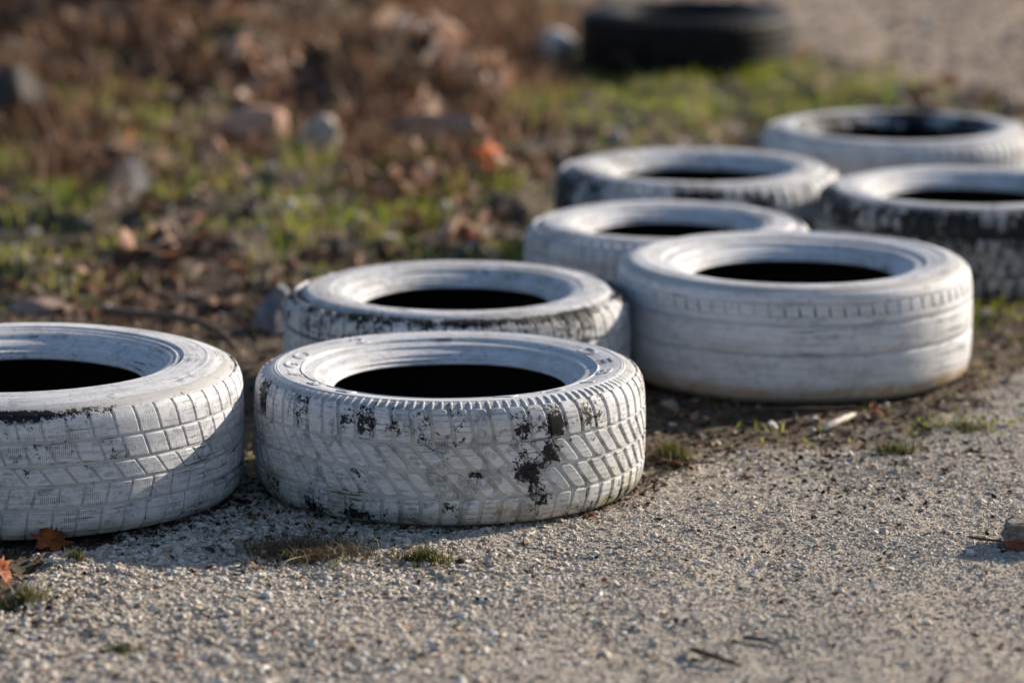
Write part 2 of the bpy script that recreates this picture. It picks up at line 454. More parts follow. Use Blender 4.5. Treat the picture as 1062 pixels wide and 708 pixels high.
# front tyre with slanted blocks
X1, Y1, R1, W1 = -.102, 5.953, .319, .199
def at_tyre(X, Y, R, u_off, z):  # point on the tread facing the camera, u_off metres right of the centre line
    a = math.asin(max(-1, min(1, u_off/R))); return (X+R*math.sin(a), Y-R*math.cos(a), z)
p = lambda u, z, r, k, Rr=R1, X=X1, Y=Y1: (*at_tyre(X, Y, Rr, (u-466)/640.0, z), r, k)
m1 = mats_for('front_tyre', (X1, Y1), R1, 1, wear=.655, side_wear=.72, sipe='wavy', thin=.35, grime=.25, moss=.75, cracks=.05, wscale=75,
    spots=[p(545, .085, .045, .24), p(552, .092, .024, .14), p(570, .11, .034, .22), p(560, .045, .042, .18), p(540, .125, .032, .15), p(577, .150, .036, .17), p(540, .160, .045, .13), p(355, .165, .035, .16), p(415, .160, .034, .16),
           p(380, .165, .05, .05), p(310, .165, .07, .12), p(276, .16, .05, .14), p(290, .035, .06, .17), p(325, .025, .055, .17), p(472, .165, .08, .09), p(640, .03, .04, .12), p(610, .16, .06, .09), p(470, .036, .026, .19), p(497, .09, .024, .15), p(370, .02, .03, .17), p(300, .09, .03, .12), p(440, .10, .09, .03)],
    rings=[(R1-.004, .012, .020, .10), (R1-.006, .172, .034, .060)])
m1['liner'] = LINER
rows1 = [(.455, .205, 63, .84, .30, .05, 0, .22), (.188, -.012, 63, .76, 1.05, .0, .55, .34), (-.032, -.232, 63, .76, 1.05, .0, .05, .34), (-.250, -.455, 63, .84, -.18, .0, .45, .25)]
t1, T1 = build_tyre('white painted tyre with slanted oval tread blocks and black chips in front of the others', X1, Y1, R1, W1, .188, rows1, m1, seed=1, shoulder=126, flat=True, gd=.0032,
    micro=[(.188+.40*.131, .0016, .0014), (.2835, .0012, .0011), (.2795, .0011, .0009)])
lettering(t1, T1, 'DĘBICA', .2450, math.radians(27), math.radians(19), .033, 1.9, m1['side'], W1)
lettering(t1, T1, 'FRIGO 2', .2450, math.radians(232), math.radians(17.5), .033, 1.8, m1['side'], W1)

# big tyre cut by the left edge
X0, Y0, R0, W0 = -.790, 5.875, .358, .226
p0 = lambda u, z, r, k: (*at_tyre(X0, Y0, R0, (u-27)/635.0, z), r, k)
m0 = mats_for('left_tyre', (X0, Y0), R0, 3, wear=.675, side_wear=.675, sipe='vertical', thin=.48, grime=.12, cracks=-.02, wscale=60,
    spots=[p0(30, .185, .09, .07), p0(105, .16, .05, .09), p0(85, .175, .04, .06), p0(60, .12, .012, .18), p0(150, .13, .03, .08)]+[(*at_tyre(X0, Y0, R0-.014, (u-27)/635.0, .206), .024, .19) for u in (5, 22, 38, 50, 62, 74, 86, 98, 110, 122, 134, 146)],
    rings=[(R0-.017, .206, .012, .15)])
m0['liner'] = LINER
rows0 = [(.420, .240, 58, .93, .25, 0, 0, .08), (.224, .078, 58, .925, .30, 0, .4, .08), (.060, -.063, 58, .925, .55, 0, .1, .1), (-.080, -.223, 58, .925, -.2, 0, .6, .08), (-.240, -.44, 58, .925, -.12, 0, .3, .08)]
build_tyre('large white painted tyre cut off by the left edge with square sipe cut tread blocks', X0, Y0, R0, W0, .195, rows0, m0, seed=3, gd=.0028,
    micro=[(.25, .0016, .0009), (.262, .0016, .0009), (.30, .002, .0008)])

# worn tyre right behind the front tyre
X2, Y2, R2, W2 = -.100, 6.695, .318, .190
m2 = mats_for('worn_tyre', (X2, Y2), R2, 5, wear=.615, side_wear=.625, thin=1.0, grime=.5, wscale=55, grings=[(R2-.006, W2*.80, .06, .30)],
    rings=[(R2-.020, W2*.955, .018, .19), (R2-.002, W2*.82, .04, .08)])
m2['liner'] = LINER
rows2 = [(.44, .20, 60, .91, .25, .05, 0, .08), (.18, .01, 60, .90, .5, 0, .5, .1), (-.01, -.19, 60, .90, .5, 0, 0, .1), (-.21, -.44, 60, .91, -.2, 0, .3, .1)]
build_tyre('white painted tyre with black worn shoulder slots directly behind the front tyre', X2, Y2, R2, W2, .173, rows2, m2, seed=5)

# clean wide tyre at the centre right
X5, Y5, R5, W5 = .526, 6.855, .332, .216
p5 = lambda u, z, r, k: (*at_tyre(X5, Y5, R5, (u-822)/560.0, z), r, k)
m5 = mats_for('smooth_tyre', (X5, Y5), R5, 8, wear=.70, thin=.38, grime=.30, wscale=60, white=(.70, .71, .735), rust=1.0, grings=[(R5-.003, W5*.795, .012, .34)])
m5['liner'] = LINER
rows5 = [(.365, .262, 76, .90, .12, 0, 0, .1)]
build_tyre('clean wide white tyre with thin rings round its smooth tread, orange soil at its foot', X5, Y5, R5, W5, .190, rows5, m5, seed=8, gd=.0024, flat=True,
    ribs=[(.45, .365), (.262, .195), (.183, -.055), (-.067, -.44)])

X4, Y4, R4, W4 = .316, 7.47, .293, .182
m4 = mats_for('checked_tyre', (X4, Y4), R4, 11, wear=.66, thin=.6, grime=.35, rings=[])
m4['liner'] = LINER
rows4 = [(.44, .24, 72, .84, 0, 0, 0, .1), (.21, .08, 72, .84, 0, 0, .0, .1), (.05, -.08, 72, .84, 0, 0, .0, .1), (-.11, -.24, 72, .84, 0, 0, .0, .1), (-.27, -.44, 72, .84, 0, 0, .0, .1)]
build_tyre('small white tyre with fine square grid tread, half hidden behind the clean wide tyre', X4, Y4, R4, W4, .160, rows4, m4, seed=11, separate=False)

X6, Y6, R6, W6 = .409, 8.153, .316, .190
p6 = lambda u, z, r, k: (*at_tyre(X6, Y6, R6, (u-723)/468.0, z), r, k)
m6 = mats_for('patchy_tyre', (X6, Y6), R6, 14, wear=.61, side_wear=.60, thin=1.0, grime=.5, wscale=36, rings=[(R6-.016, W6*.93, .03, .07)], spots=[p6(585, .13, .20, .17), p6(720, .14, .12, .10), p6(780, .13, .07, .10)])
m6['liner'] = LINER
build_tyre('white tyre with a black scuffed left shoulder, right behind the small grid tread tyre', X6, Y6, R6, W6, .175, [(.44, .22, 66, .86, .1, 0, 0, .1), (.19, .01, 66, .86, .1, 0, 0, .1), (-.02, -.19, 66, .86, 0, 0, 0, .1), (-.22, -.44, 66, .86, 0, 0, 0, .1)], m6, seed=14, separate=False)

X3, Y3, R3, W3 = .965, 7.80, .322, .200
m3 = mats_for('dark_tyre', (X3, Y3), R3, 17, wear=.535, side_wear=.61, thin=.95, grime=.8, wscale=60, white=(.50, .50, .51), grings=[(R3-.010, W3*.84, .06, .3), (R3-.005, W3*.22, .05, .3)], rings=[(R3-.012, W3*.86, .055, .12), (R3-.005, W3*.22, .05, .08)])
m3['side'] = paint('dark_tyre_side_paint', (X3, Y3), R3, 18, wear=.60, thin=.5, grime=.4, wscale=40)
m3['bead'] = m3['side']
m3['liner'] = LINER
build_tyre('grimy tyre with mostly black chunky tread and white sidewall at the right edge', X3, Y3, R3, W3, .188, [(.45, .23, 64, .74, .1, 0, 0, .15), (.19, .03, 64, .78, .1, 0, .5, .15), (-.01, -.17, 64, .78, 0, 0, 0, .15), (-.21, -.45, 64, .74, 0, 0, .5, .15)], m3, seed=17, gd=.007)

X7, Y7, R7, W7 = .914, 8.762, .323, .193
m7 = mats_for('back_tyre', (X7, Y7), R7, 21, wear=.65, side_wear=.60, thin=.8, grime=.4, wscale=45)
m7['liner'] = LINER
m7['side'] = paint('back_tyre_side_paint', (X7, Y7), R7, 23, wear=.64, thin=.7, grime=.4, wscale=30, rings=[(.222, W7*.99, .03, .16)], spots=[(X7+.05, Y7+.22, W7, .16, .22)])
m7['bead'] = paint('back_tyre_bead_paint', (X7, Y7), R7, 22, wear=.44, thin=.6, grime=.4, wscale=16)
build_tyre('farthest white painted tyre with black bare rubber showing round its hole', X7, Y7, R7, W7, .200, [(.44, .22, 70, .80, .0, 0, 0, .1), (.19, .01, 70, .80, .0, 0, 0, .1), (-.02, -.19, 70, .8, 0, 0, 0, .1), (-.22, -.44, 70, .8, 0, 0, 0, .1)], m7, seed=21, separate=False)

X8, Y8, R8, W8 = .532, 11.36, .328, .180
bk = rubber('black_tyre_rubber', col=(.0045, .0045, .006), dust=.18, rough=.55)
m8 = dict(block=bk, tread=bk, side=bk, bead=bk, liner=LINER)
build_tyre('unpainted black tyre lying alone on the grass at the top', X8, Y8, R8, W8, .19, [(.44, .30, 60, .84, .1, 0, 0, .1)], m8, seed=25, separate=False, ribs=[(.27, .12), (.09, -.03), (-.06, -.18), (-.21, -.4)], group=None)
TYRES = [(X0, Y0, R0), (X1, Y1, R1), (X2, Y2, R2), (X3, Y3, R3), (X4, Y4, R4), (X5, Y5, R5), (X6, Y6, R6), (X7, Y7, R7), (X8, Y8, R8)]

# ------------------------------------------------------------------ ground
rs = np.random.RandomState(7)
def sstep(x, a, b):
    t = np.clip((x-a)/(b-a), 0, 1); return t*t*(3-2*t)
BU = [-400, 0, 60, 140, 250, 330, 640, 700, 760, 830, 920, 1000, 1062, 1400]
BV = [720, 640, 575, 540, 515, 522, 522, 492, 468, 452, 446, 420, 395, 330]
_h = [gp(430, 110), gp(285, 50), gp(60, 20), gp(500, 190), gp(150, 60), gp(560, 40)]
HUMPS = [(_h[0].x, _h[0].y, .28, .35, .17), (_h[1].x, _h[1].y, .35, .50, .36), (_h[2].x, _h[2].y, .5, .6, .22), (_h[3].x, _h[3].y, .16, .2, .05), (_h[4].x, _h[4].y, .2, .4, .10), (_h[5].x, _h[5].y, .25, .4, .06)]
def zone(X, Y):
    """gravel, path, mound weights on the ground"""
    u, v = pix(X, Y, 0.0)
    n = (fn(X, Y, 3.0, 3)-.5)*60 + (fn(X, Y, 14.0, 5)-.5)*45
    b = np.interp(u, BU, BV)
    g = sstep(v+n, b-10, b+14)
    pth = sstep((u-560)*.25-(v-0)+n*.9+5, 0, 30)*sstep(-v, -210, -140)
    md = sstep(-(v+n*.5), -250, -60)*sstep(-(u), -520, -250)
    return g, np.clip(pth, 0, 1), md
def height(X, Y):
    g, pth, md = zone(X, Y)
    h = g*((fn(X, Y, 30, 11, 3)-.5)*.007+(fn(X, Y, 4, 14, 3)-.5)*.022)
    back = sstep(Y, 7.0, 8.2)
    h = h+(1-g)*(1-pth)*((fn(X, Y, 5, 12, 4)-.5)*(.05+.07*back) + (fn(X, Y, 17, 13, 3)-.5)*(.024+.03*back))
    h = h+pth*((fn(X, Y, 3, 15, 4)-.5)*.05)
    h = h+md*(.03+.40*np.maximum(fn(X, Y, 1.7, 19, 4)-.36, 0)+.10*np.maximum(fn(X, Y, 5.5, 20, 3)-.45, 0))
    for (hx, hy, rx, ry, hh) in HUMPS:
        h = h+hh*np.exp(-((X-hx)/rx)**2-((Y-hy)/ry)**2)*(.6+.8*fn(X, Y, 6, 23, 3))
    flat = np.zeros_like(h)
    for (x, y, r) in TYRES:
        d = np.hypot(X-x, Y-y); flat = np.maximum(flat, sstep(-d, -(r+.10), -(r+.005)))
    h = h*(1-flat)+flat*(-.002)
    far = sstep(np.hypot(X, Y-8), 12, 40)
    return h*(1-far)
def axis(lo, hi, step, far, g=1.12, glim=1e9):
    a = list(np.arange(lo, hi, step)); s = step; x = hi
    while x < far: a.append(x); s *= g; x += s
    s = step; x = lo; pre = []
    while x > -far: s *= g; x -= s; pre.append(x)
    return np.array(pre[::-1]+a)
ax = axis(-1.5, 1.9, .016, 400); ay = axis(4.4, 9.0, .016, 400)
extra = np.arange(9.0, 14.0, .03); ay = np.sort(np.unique(np.r_[ay[ay < 9.0], extra, [y for y in axis(9, 14, .03, 400) if y >= 14]]))
GX, GY = np.meshgrid(ax, ay); GZ = height(GX, GY)
nx, ny = len(ax), len(ay)
i = np.arange(ny-1)[:, None]*nx; j = np.arange(nx-1)[None, :]
GF = np.stack([i+j, i+j+1, i+nx+j+1, i+nx+j], -1).reshape(-1, 4)
def ground_mat():
    t = NT('ground_soil'); P = t.pos()
    def att(nm):
        a = t.n.new('ShaderNodeAttribute'); a.attribute_name = nm; return a.outputs['Fac']
    n1 = t.noise(P, 60, 8, .7); n2 = t.noise(P, 6, 4, .6); n3 = t.noise(P, 400, 4, .7)
    grav = t.mix(t.ramp(n3, .35, .65), (.38, .33, .27), (.60, .535, .445))
    grav = t.mix(t.ramp(n1, .45, .7), grav, (.46, .40, .33))
    grav = t.mix(t.math('MULTIPLY', t.ramp(t.noise(P, 22, 5, .7), .55, .68), .5), grav, (.25, .20, .15))
    soil = t.mix(t.ramp(n1, .3, .7), (.030, .020, .014), (.13, .085, .055))
    soil = t.mix(t.math('MULTIPLY', t.ramp(n2, .48, .62), .6), soil, (.05, .065, .02))
    pth = t.mix(t.ramp(n2, .35, .7), (.30, .225, .175), (.45, .35, .275))
    pth = t.mix(t.ramp(n1, .5, .7), pth, (.15, .11, .085))
    pth = t.mix(t.math('MULTIPLY', t.ramp(t.noise(P, 2.2, 5, .7), .50, .62), .6), pth, (.17, .125, .095))
    c = t.mix(att('gravel'), soil, grav); c = t.mix(att('path'), c, pth)
    n4 = t.noise(P, 900, 3, .7)
    h = t.math('ADD', t.math('ADD', t.math('MULTIPLY', n3, .6), t.math('MULTIPLY', n4, .3)), t.math('MULTIPLY', n1, .8))
    c = t.mix(t.math('MULTIPLY', t.ramp(n4, .52, .60), .35), c, (.62, .56, .48))
    return t.out(c, .92, t.bump(h, .004, .9), .2)
ground = mesh_np('ground', np.stack([GX, GY, GZ], -1).reshape(-1, 3), GF, ground_mat(), smooth=True)
zg, zp, zm = zone(GX, GY)
for nm, arr in (('gravel', zg), ('path', zp)):
    a = ground.data.attributes.new(nm, 'FLOAT', 'POINT'); a.data.foreach_set('value', arr.ravel().astype(np.float32))
tag(ground, 'trampled ground of gravel, brown soil and a bare path at the top right', kind='structure')

def in_tyre(X, Y, m=0.0):
    k = np.zeros(X.shape, bool)
    for (x, y, r) in TYRES: k |= np.hypot(X-x, Y-y) < r-m
    return k
def scatter(n, x0, x1, y0, y1, dens, seed):
    r = np.random.RandomState(seed)
    X = r.uniform(x0, x1, n); Y = r.uniform(y0, y1, n)
    # keep to the wedge the camera (and one a step aside) could see
    keep = (np.abs(X-.1) < .16*Y+.45)
    X, Y = X[keep], Y[keep]; k = r.rand(len(X)) < dens(X, Y)
    return X[k], Y[k], r

# ------------------------------------------------------------------ gravel (instanced stones)
def gn_stones(name, X, Y, Z, size, seed, mat, label, variants=7, flat=.52):
    me = bpy.data.meshes.new(name); n = len(X); r = np.random.RandomState(seed)
    me.vertices.add(n); me.vertices.foreach_set('co', np.stack([X, Y, Z], -1).astype(np.float32).ravel())
    def att(nm, typ, arr, key):
        a = me.attributes.new(nm, typ, 'POINT'); a.data.foreach_set(key, arr.astype(np.float32 if typ != 'INT' else np.int32).ravel())
    rot = np.stack([r.normal(0, .35, n), r.normal(0, .35, n), r.uniform(0, 2*PI, n)], -1)
    scl = size[:, None]*np.stack([r.uniform(.8, 1.3, n), r.uniform(.7, 1.05, n), r.uniform(flat*.75, flat*1.3, n)], -1)
    att('srot', 'FLOAT_VECTOR', rot, 'vector'); att('sscl', 'FLOAT_VECTOR', scl, 'vector'); att('sidx', 'INT', r.randint(0, variants, n), 'value')
    o = bpy.data.objects.new(name, me); link(o)
    ng = bpy.data.node_groups.new(name+'_nodes', 'GeometryNodeTree')
    ng.interface.new_socket('Geometry', in_out='INPUT', socket_type='NodeSocketGeometry')
    ng.interface.new_socket('Geometry', in_out='OUTPUT', socket_type='NodeSocketGeometry')
    N, Lk = ng.nodes, ng.links
    gi = N.new('NodeGroupInput'); go = N.new('NodeGroupOutput'); join = N.new('GeometryNodeJoinGeometry')
    pos = N.new('GeometryNodeInputPosition')
    for k in range(variants):
        ico = N.new('GeometryNodeMeshIcoSphere'); ico.inputs['Radius'].default_value = 1.0; ico.inputs['Subdivisions'].default_value = 2
        add = N.new('ShaderNodeVectorMath'); add.operation = 'ADD'; add.inputs[1].default_value = (k*13.7+seed, k*5.1, k*9.3)
        Lk.new(pos.outputs[0], add.inputs[0])
        nz = N.new('ShaderNodeTexNoise'); nz.inputs['Scale'].default_value = .95; nz.inputs['Detail'].default_value = 2
        Lk.new(add.outputs[0], nz.inputs['Vector'])
        sub = N.new('ShaderNodeVectorMath'); sub.operation = 'SUBTRACT'; sub.inputs[1].default_value = (.5, .5, .5)
        Lk.new(nz.outputs['Color'], sub.inputs[0])
        mul = N.new('ShaderNodeVectorMath'); mul.operation = 'SCALE'; mul.inputs['Scale'].default_value = 2.6
        Lk.new(sub.outputs[0], mul.inputs[0])
        sp = N.new('GeometryNodeSetPosition'); Lk.new(ico.outputs['Mesh'], sp.inputs['Geometry']); Lk.new(mul.outputs[0], sp.inputs['Offset'])
        sm = N.new('GeometryNodeSetMaterial'); sm.inputs['Material'].default_value = mat; Lk.new(sp.outputs[0], sm.inputs['Geometry'])
        g2 = N.new('GeometryNodeGeometryToInstance'); Lk.new(sm.outputs[0], g2.inputs[0]); Lk.new(g2.outputs[0], join.inputs[0])
    iop = N.new('GeometryNodeInstanceOnPoints')
    def named(nm, typ):
        a = N.new('GeometryNodeInputNamedAttribute'); a.data_type = typ; a.inputs['Name'].default_value = nm; return a.outputs[0]
    e2r = N.new('FunctionNodeEulerToRotation'); Lk.new(named('srot', 'FLOAT_VECTOR'), e2r.inputs[0])
    Lk.new(gi.outputs[0], iop.inputs['Points']); Lk.new(join.outputs[0], iop.inputs['Instance']); iop.inputs['Pick Instance'].default_value = True
    Lk.new(named('sidx', 'INT'), iop.inputs['Instance Index']); Lk.new(e2r.outputs[0], iop.inputs['Rotation']); Lk.new(named('sscl', 'FLOAT_VECTOR'), iop.inputs['Scale'])
    Lk.new(iop.outputs[0], go.inputs[0])
    md = o.modifiers.new('stones', 'NODES'); md.node_group = ng
    me.materials.append(mat)
    tag(o, label, 'gravel' if 'gravel' in name else 'stones', kind='stuff')
    return o
def stone_mat(name, stops):
    t = NT(name); oi = t.n.new('ShaderNodeObjectInfo')
    c = t.cramp(oi.outputs['Random'], stops)
    c = t.mix(t.math('MULTIPLY', t.noise(t.pos(), 300, 3, .6), .35), c, (.23, .19, .15))
    return t.out(c, .8, None, .3)
SM = stone_mat('limestone_chips', [(0, (.20, .17, .14)), (.07, (.36, .31, .25)), (.22, (.54, .475, .385)), (.55, (.64, .575, .48)), (.8, (.72, .675, .595)), (.94, (.82, .80, .77)), (.97, (.46, .29, .19)), (1, (.33, .32, .32))])
def dens_g(X, Y):
    g, pth, md = zone(X, Y)
    u, v = pix(X, Y)
    sandy = sstep(u+(v-600)*1.2+(fn(X, Y, 2.2, 31)-.5)*500, 700, 1050)*sstep(v, 560, 640)
    sandy2 = sstep(v+(fn(X, Y, 2.5, 33)-.5)*120, 630, 690)*.35*sstep(u, 200, 500)
    return np.clip(g*(1-.45*sandy)*(1-sandy2)*(.75+.5*fn(X, Y, 9, 35)), 0, 1)*(~in_tyre(X, Y, .05))
X, Y, r = scatter(340000, -1.45, 1.75, 4.35, 7.6, dens_g, 41)
u_, v_ = pix(X, Y); crs = sstep(-u_+900+(fn(X, Y, 3, 66)-.5)*500, 0, 800)*.40+.74
SZ = np.clip(r.lognormal(math.log(.0026), .46, len(X))*crs, .0009, .0090)
Z = height(X, Y)+SZ*r.uniform(-.35, .25, len(X))
gn_stones('gravel', X, Y, Z, SZ, 1, SM, 'loose grey and cream limestone gravel on the ground in front of the tyres')
# fine grit between the stones
def dens_f(X, Y):
    g, pth, md = zone(X, Y); u, v = pix(X, Y)
    return g*(.35+.65*sstep(u+v*.5, 500, 1000))*(.6+.6*fn(X, Y, 6, 36))*(~in_tyre(X, Y, .05))
X, Y, r = scatter(330000, -1.4, 1.7, 4.35, 6.9, dens_f, 42)
SZ = np.clip(r.lognormal(math.log(.00125), .3, len(X)), .0007, .0025)
gn_stones('grit_gravel', X, Y, height(X, Y)+SZ*r.uniform(-.2, .3, len(X)), SZ, 3, SM, 'fine pale grit filling the gaps between the larger gravel stones', flat=.7)
# sparse pebbles in the soil behind and among the tyres
def dens_p(X, Y):
    g, pth, md = zone(X, Y)
    return np.clip((1-g)*(.25+.5*fn(X, Y, 5, 37)), 0, 1)*(~in_tyre(X, Y, .01))*(1-.75*md)
X, Y, r = scatter(46000, -2.6, 2.9, 5.4, 13.6, dens_p, 43)
SZ = np.clip(r.lognormal(math.log(.0055), .55, len(X))*(.55+.45*sstep(Y, 7.0, 8.0)), .002, .024)
Z = height(X, Y)+SZ*.2
PM = stone_mat('soil_pebbles', [(0, (.10, .09, .08)), (.3, (.24, .20, .16)), (.6, (.36, .28, .22)), (.8, (.52, .46, .40)), (1, (.74, .70, .64))])
gn_stones('pebbles', X, Y, Z, SZ, 2, PM, 'small pebbles scattered through the soil and grass behind the tyres')

# ------------------------------------------------------------------ plants and litter (real small meshes)
def gauss(u, v, L):
    d = 0
    for (a, b, sa, sb, k) in L: d = d+k*np.exp(-((u-a)/sa)**2-((v-b)/sb)**2)
    return d
GREEN = [(640, 108, 110, 24, 2.2), (560, 98, 60, 22, 1.0), (780, 96, 60, 16, 1.5), (870, 92, 60, 18, 1.5), (740, 85, 120, 12, .9), (60, 250, 100, 36, .75), (260, 240, 80, 26, .8), (350, 245, 50, 16, .8), (450, 225, 80, 36, .8), (200, 215, 60, 20, .6), (20, 215, 40, 24, .7),
         (130, 150, 90, 26, .55), (330, 175, 60, 22, .5), (545, 240, 30, 40, .8), (0, 205, 60, 30, .5), (1020, 335, 60, 14, 1.3), (1040, 370, 40, 20, .5), (930, 462, 50, 10, .5), (1000, 442, 60, 9, .6), (780, 450, 50, 10, .3), (15, 612, 45, 22, .5), (850, 460, 60, 10, .12), (500, 20, 80, 12, .6)]
BROWN = [(90, 40, 150, 60, .9), (300, 60, 160, 60, .9), (450, 100, 90, 40, 1.1), (500, 190, 60, 50, .8), (250, 320, 200, 40, .7), (120, 300, 150, 40, .6), (700, 450, 60, 40, .9), (480, 250, 60, 30, .6), (300, 150, 200, 60, .5), (720, 400, 80, 40, .5)]
def dens_grass(X, Y):
    g, pth, md = zone(X, Y); u, v = pix(X, Y)
    q = gauss(u, v, GREEN)
    return np.clip((q*1.1+.035*(1-g))*(.12+1.8*sstep(fn(X, Y, 8, 51, 3), .45, .6)), 0, 1)*(1-.93*pth)*(~in_tyre(X, Y, -.006))
def blades(name, X, Y, r, hmin, hmax, wd, mat, lean=.5):
    n = len(X); H = r.uniform(hmin, hmax, n)*(1+(.8*sstep(fn(X, Y, 9, 91, 2), .5, .7) if name == 'grass' else 0))*(.35+.65*sstep(Y, 6.9, 8.0) if name == 'grass' else 1); A = r.uniform(0, 2*PI, n); D = r.uniform(0, 2*PI, n); Lr = r.uniform(.1, 1, n)*lean*H
    Wd = wd*r.uniform(.6, 1.3, n)/2; Z = height(X, Y)-.002
    cx, sy = np.cos(A)*Wd, np.sin(A)*Wd; lx, ly = np.cos(D)*Lr, np.sin(D)*Lr
    V = np.stack([np.stack([X-cx, Y-sy, Z], -1), np.stack([X+cx, Y+sy, Z], -1),
                  np.stack([X-cx*.8+lx*.3, Y-sy*.8+ly*.3, Z+H*.55], -1), np.stack([X+cx*.8+lx*.3, Y+sy*.8+ly*.3, Z+H*.55], -1),
                  np.stack([X+lx, Y+ly, Z+H*np.clip(1-.35*Lr/H, .3, 1)], -1)], 1).reshape(-1, 3)
    b = (np.arange(n)*5)[:, None]
    F = np.concatenate([b+np.array([[0, 1, 3]]), b+np.array([[0, 3, 2]]), b+np.array([[2, 3, 4]])], 0)
    return mesh_np(name, V, F, mat)
def rnd_mat(name, stops, rough=.6, sub=0.0):
    t = NT(name); c = t.cramp(t.rnd(), stops)
    m = t.out(c, rough, None, .3)
    if sub:
        ad = t.n.new('ShaderNodeMixShader'); tr = t.n.new('ShaderNodeBsdfTranslucent'); t.l.new(c, tr.inputs[0]); ad.inputs[0].default_value = sub
        t.l.new(t.b.outputs[0], ad.inputs[1]); t.l.new(tr.outputs[0], ad.inputs[2]); t.l.new(ad.outputs[0], t.n['Material Output'].inputs[0])
    return m
GM = rnd_mat('grass_green', [(0, (.06, .10, .012)), (.3, (.17, .25, .02)), (.6, (.34, .43, .03)), (.8, (.48, .46, .06)), (1, (.50, .38, .20))], .5, .45)
X, Y, r = scatter(190000, -2.6, 2.9, 5.0, 13.6, dens_grass, 61)
tag(blades('grass', X, Y, r, .012, .052, .0036, GM, 1.3), 'short green grass and moss growing in patches around the tyres', 'grass', kind='stuff')
def leafmesh(name, X, Y, r, smin, smax, mat, curl=.5, lift=.6, up=0.0):
    n = len(X); S = r.uniform(smin, smax, n)*r.uniform(.6, 1, n)*(.35+.65*sstep(Y, 6.9, 8.2) if smax > .03 else 1); A = r.uniform(0, 2*PI, n); tx = r.normal(0, lift, n); ty = r.normal(0, lift, n); C = r.uniform(-curl, curl, n)
    P0 = np.array([(-.5, 0, 0), (-.22, -.27, .3), (-.22, .27, .3), (.12, -.30, .35), (.12, .30, .35), (.55, 0, .1), (-.05, 0, -.05)])
    V = P0[None]*S[:, None, None]*r.uniform(.8, 1.2, (n, 7, 1)); V[:, :, 2] *= C[:, None]*1.6
    def rot(V, ang, i, j):
        c, s = np.cos(ang)[:, None], np.sin(ang)[:, None]; a, b = V[:, :, i].copy(), V[:, :, j].copy(); V[:, :, i] = a*c-b*s; V[:, :, j] = a*s+b*c
    rot(V, tx, 1, 2); rot(V, ty, 0, 2); rot(V, A, 0, 1)
    V[:, :, 0] += X[:, None]; V[:, :, 1] += Y[:, None]; V[:, :, 2] -= V[:, :, 2].min(1)[:, None]*.75; V[:, :, 2] += (height(X, Y)+r.uniform(0, 1, n)*up)[:, None]
    b = (np.arange(n)*7)[:, None]
    F = np.concatenate([b+np.array([t_]) for t_ in ((0, 1, 6), (0, 6, 2), (1, 3, 6), (2, 6, 4), (3, 5, 6), (4, 6, 5))], 0)
    return mesh_np(name, V.reshape(-1, 3), F, mat)
def dens_leaf(X, Y):
    g, pth, md = zone(X, Y); u, v = pix(X, Y)
    return np.clip((gauss(u, v, BROWN)*1.1+.10*(1-g))*(.3+1.3*sstep(fn(X, Y, 4, 55, 3), .4, .62))*np.clip(1-.8*gauss(u, v, GREEN[:3]), .1, 1), 0, 1)*(1-.97*pth)*(~in_tyre(X, Y, -.004))*(1-g)
LM = rnd_mat('dry_leaves', [(0, (.05, .028, .018)), (.3, (.12, .065, .040)), (.6, (.22, .125, .078)), (.82, (.36, .225, .15)), (.95, (.56, .41, .30)), (1, (.50, .15, .03))], .65, .3)
X, Y, r = scatter(42000, -2.7, 2.9, 5.4, 13.6, dens_leaf, 71)
tag(leafmesh('leaf_litter', X, Y, r, .014, .085, LM, .9, .45), 'brown fallen leaf litter covering the soil behind the tyres', 'leaf litter', kind='stuff')
def dens_tan(X, Y):
    g, pth, md = zone(X, Y); u, v = pix(X, Y)
    return np.clip(gauss(u, v, [(430, 88, 28, 12, .9), (475, 105, 28, 14, .9), (515, 125, 22, 10, .6), (265, 118, 30, 14, .5), (440, 165, 22, 26, .5), (90, 60, 40, 14, .35), (480, 245, 30, 8, .4), (390, 215, 40, 10, .25), (180, 280, 90, 30, .12), (190, 75, 60, 14, .3)]), 0, 1)*(~in_tyre(X, Y, -.004))
TM = rnd_mat('pale_leaves', [(0, (.26, .15, .10)), (.5, (.48, .30, .21)), (.9, (.62, .46, .35)), (1, (.68, .58, .48))], .6, .3)
X, Y, r = scatter(16000, -2.2, 1.0, 7.0, 13.0, dens_tan, 73)
tag(leafmesh('pale_leaves', X, Y, r, .04, .13, TM, .9, .6, up=.05), 'piles of curled tan leaves catching the sun on the bank', 'leaf litter', kind='stuff')
# dry stems
def dens_stem(X, Y):
    g, pth, md = zone(X, Y); u, v = pix(X, Y)
    return np.clip((gauss(u, v, BROWN)*.8+.15)*(1-pth)*(1-g)+gauss(u, v, [(315, 565, 42, 15, 1.0), (860, 455, 120, 12, .25), (700, 480, 40, 22, .5)]), 0, 1)*(~in_tyre(X, Y, -.01))
DM = rnd_mat('dry_stems', [(0, (.06, .04, .025)), (.4, (.15, .10, .06)), (.8, (.30, .22, .13)), (1, (.42, .35, .24))], .7)
X, Y, r = scatter(30000, -2.6, 2.9, 5.0, 13.4, dens_stem, 81)
tag(blades('dry_stems', X, Y, r, .006, .030, .0022, DM, 4.0), 'thin dry grass stems lying over soil and gravel', 'dry stems', kind='stuff')
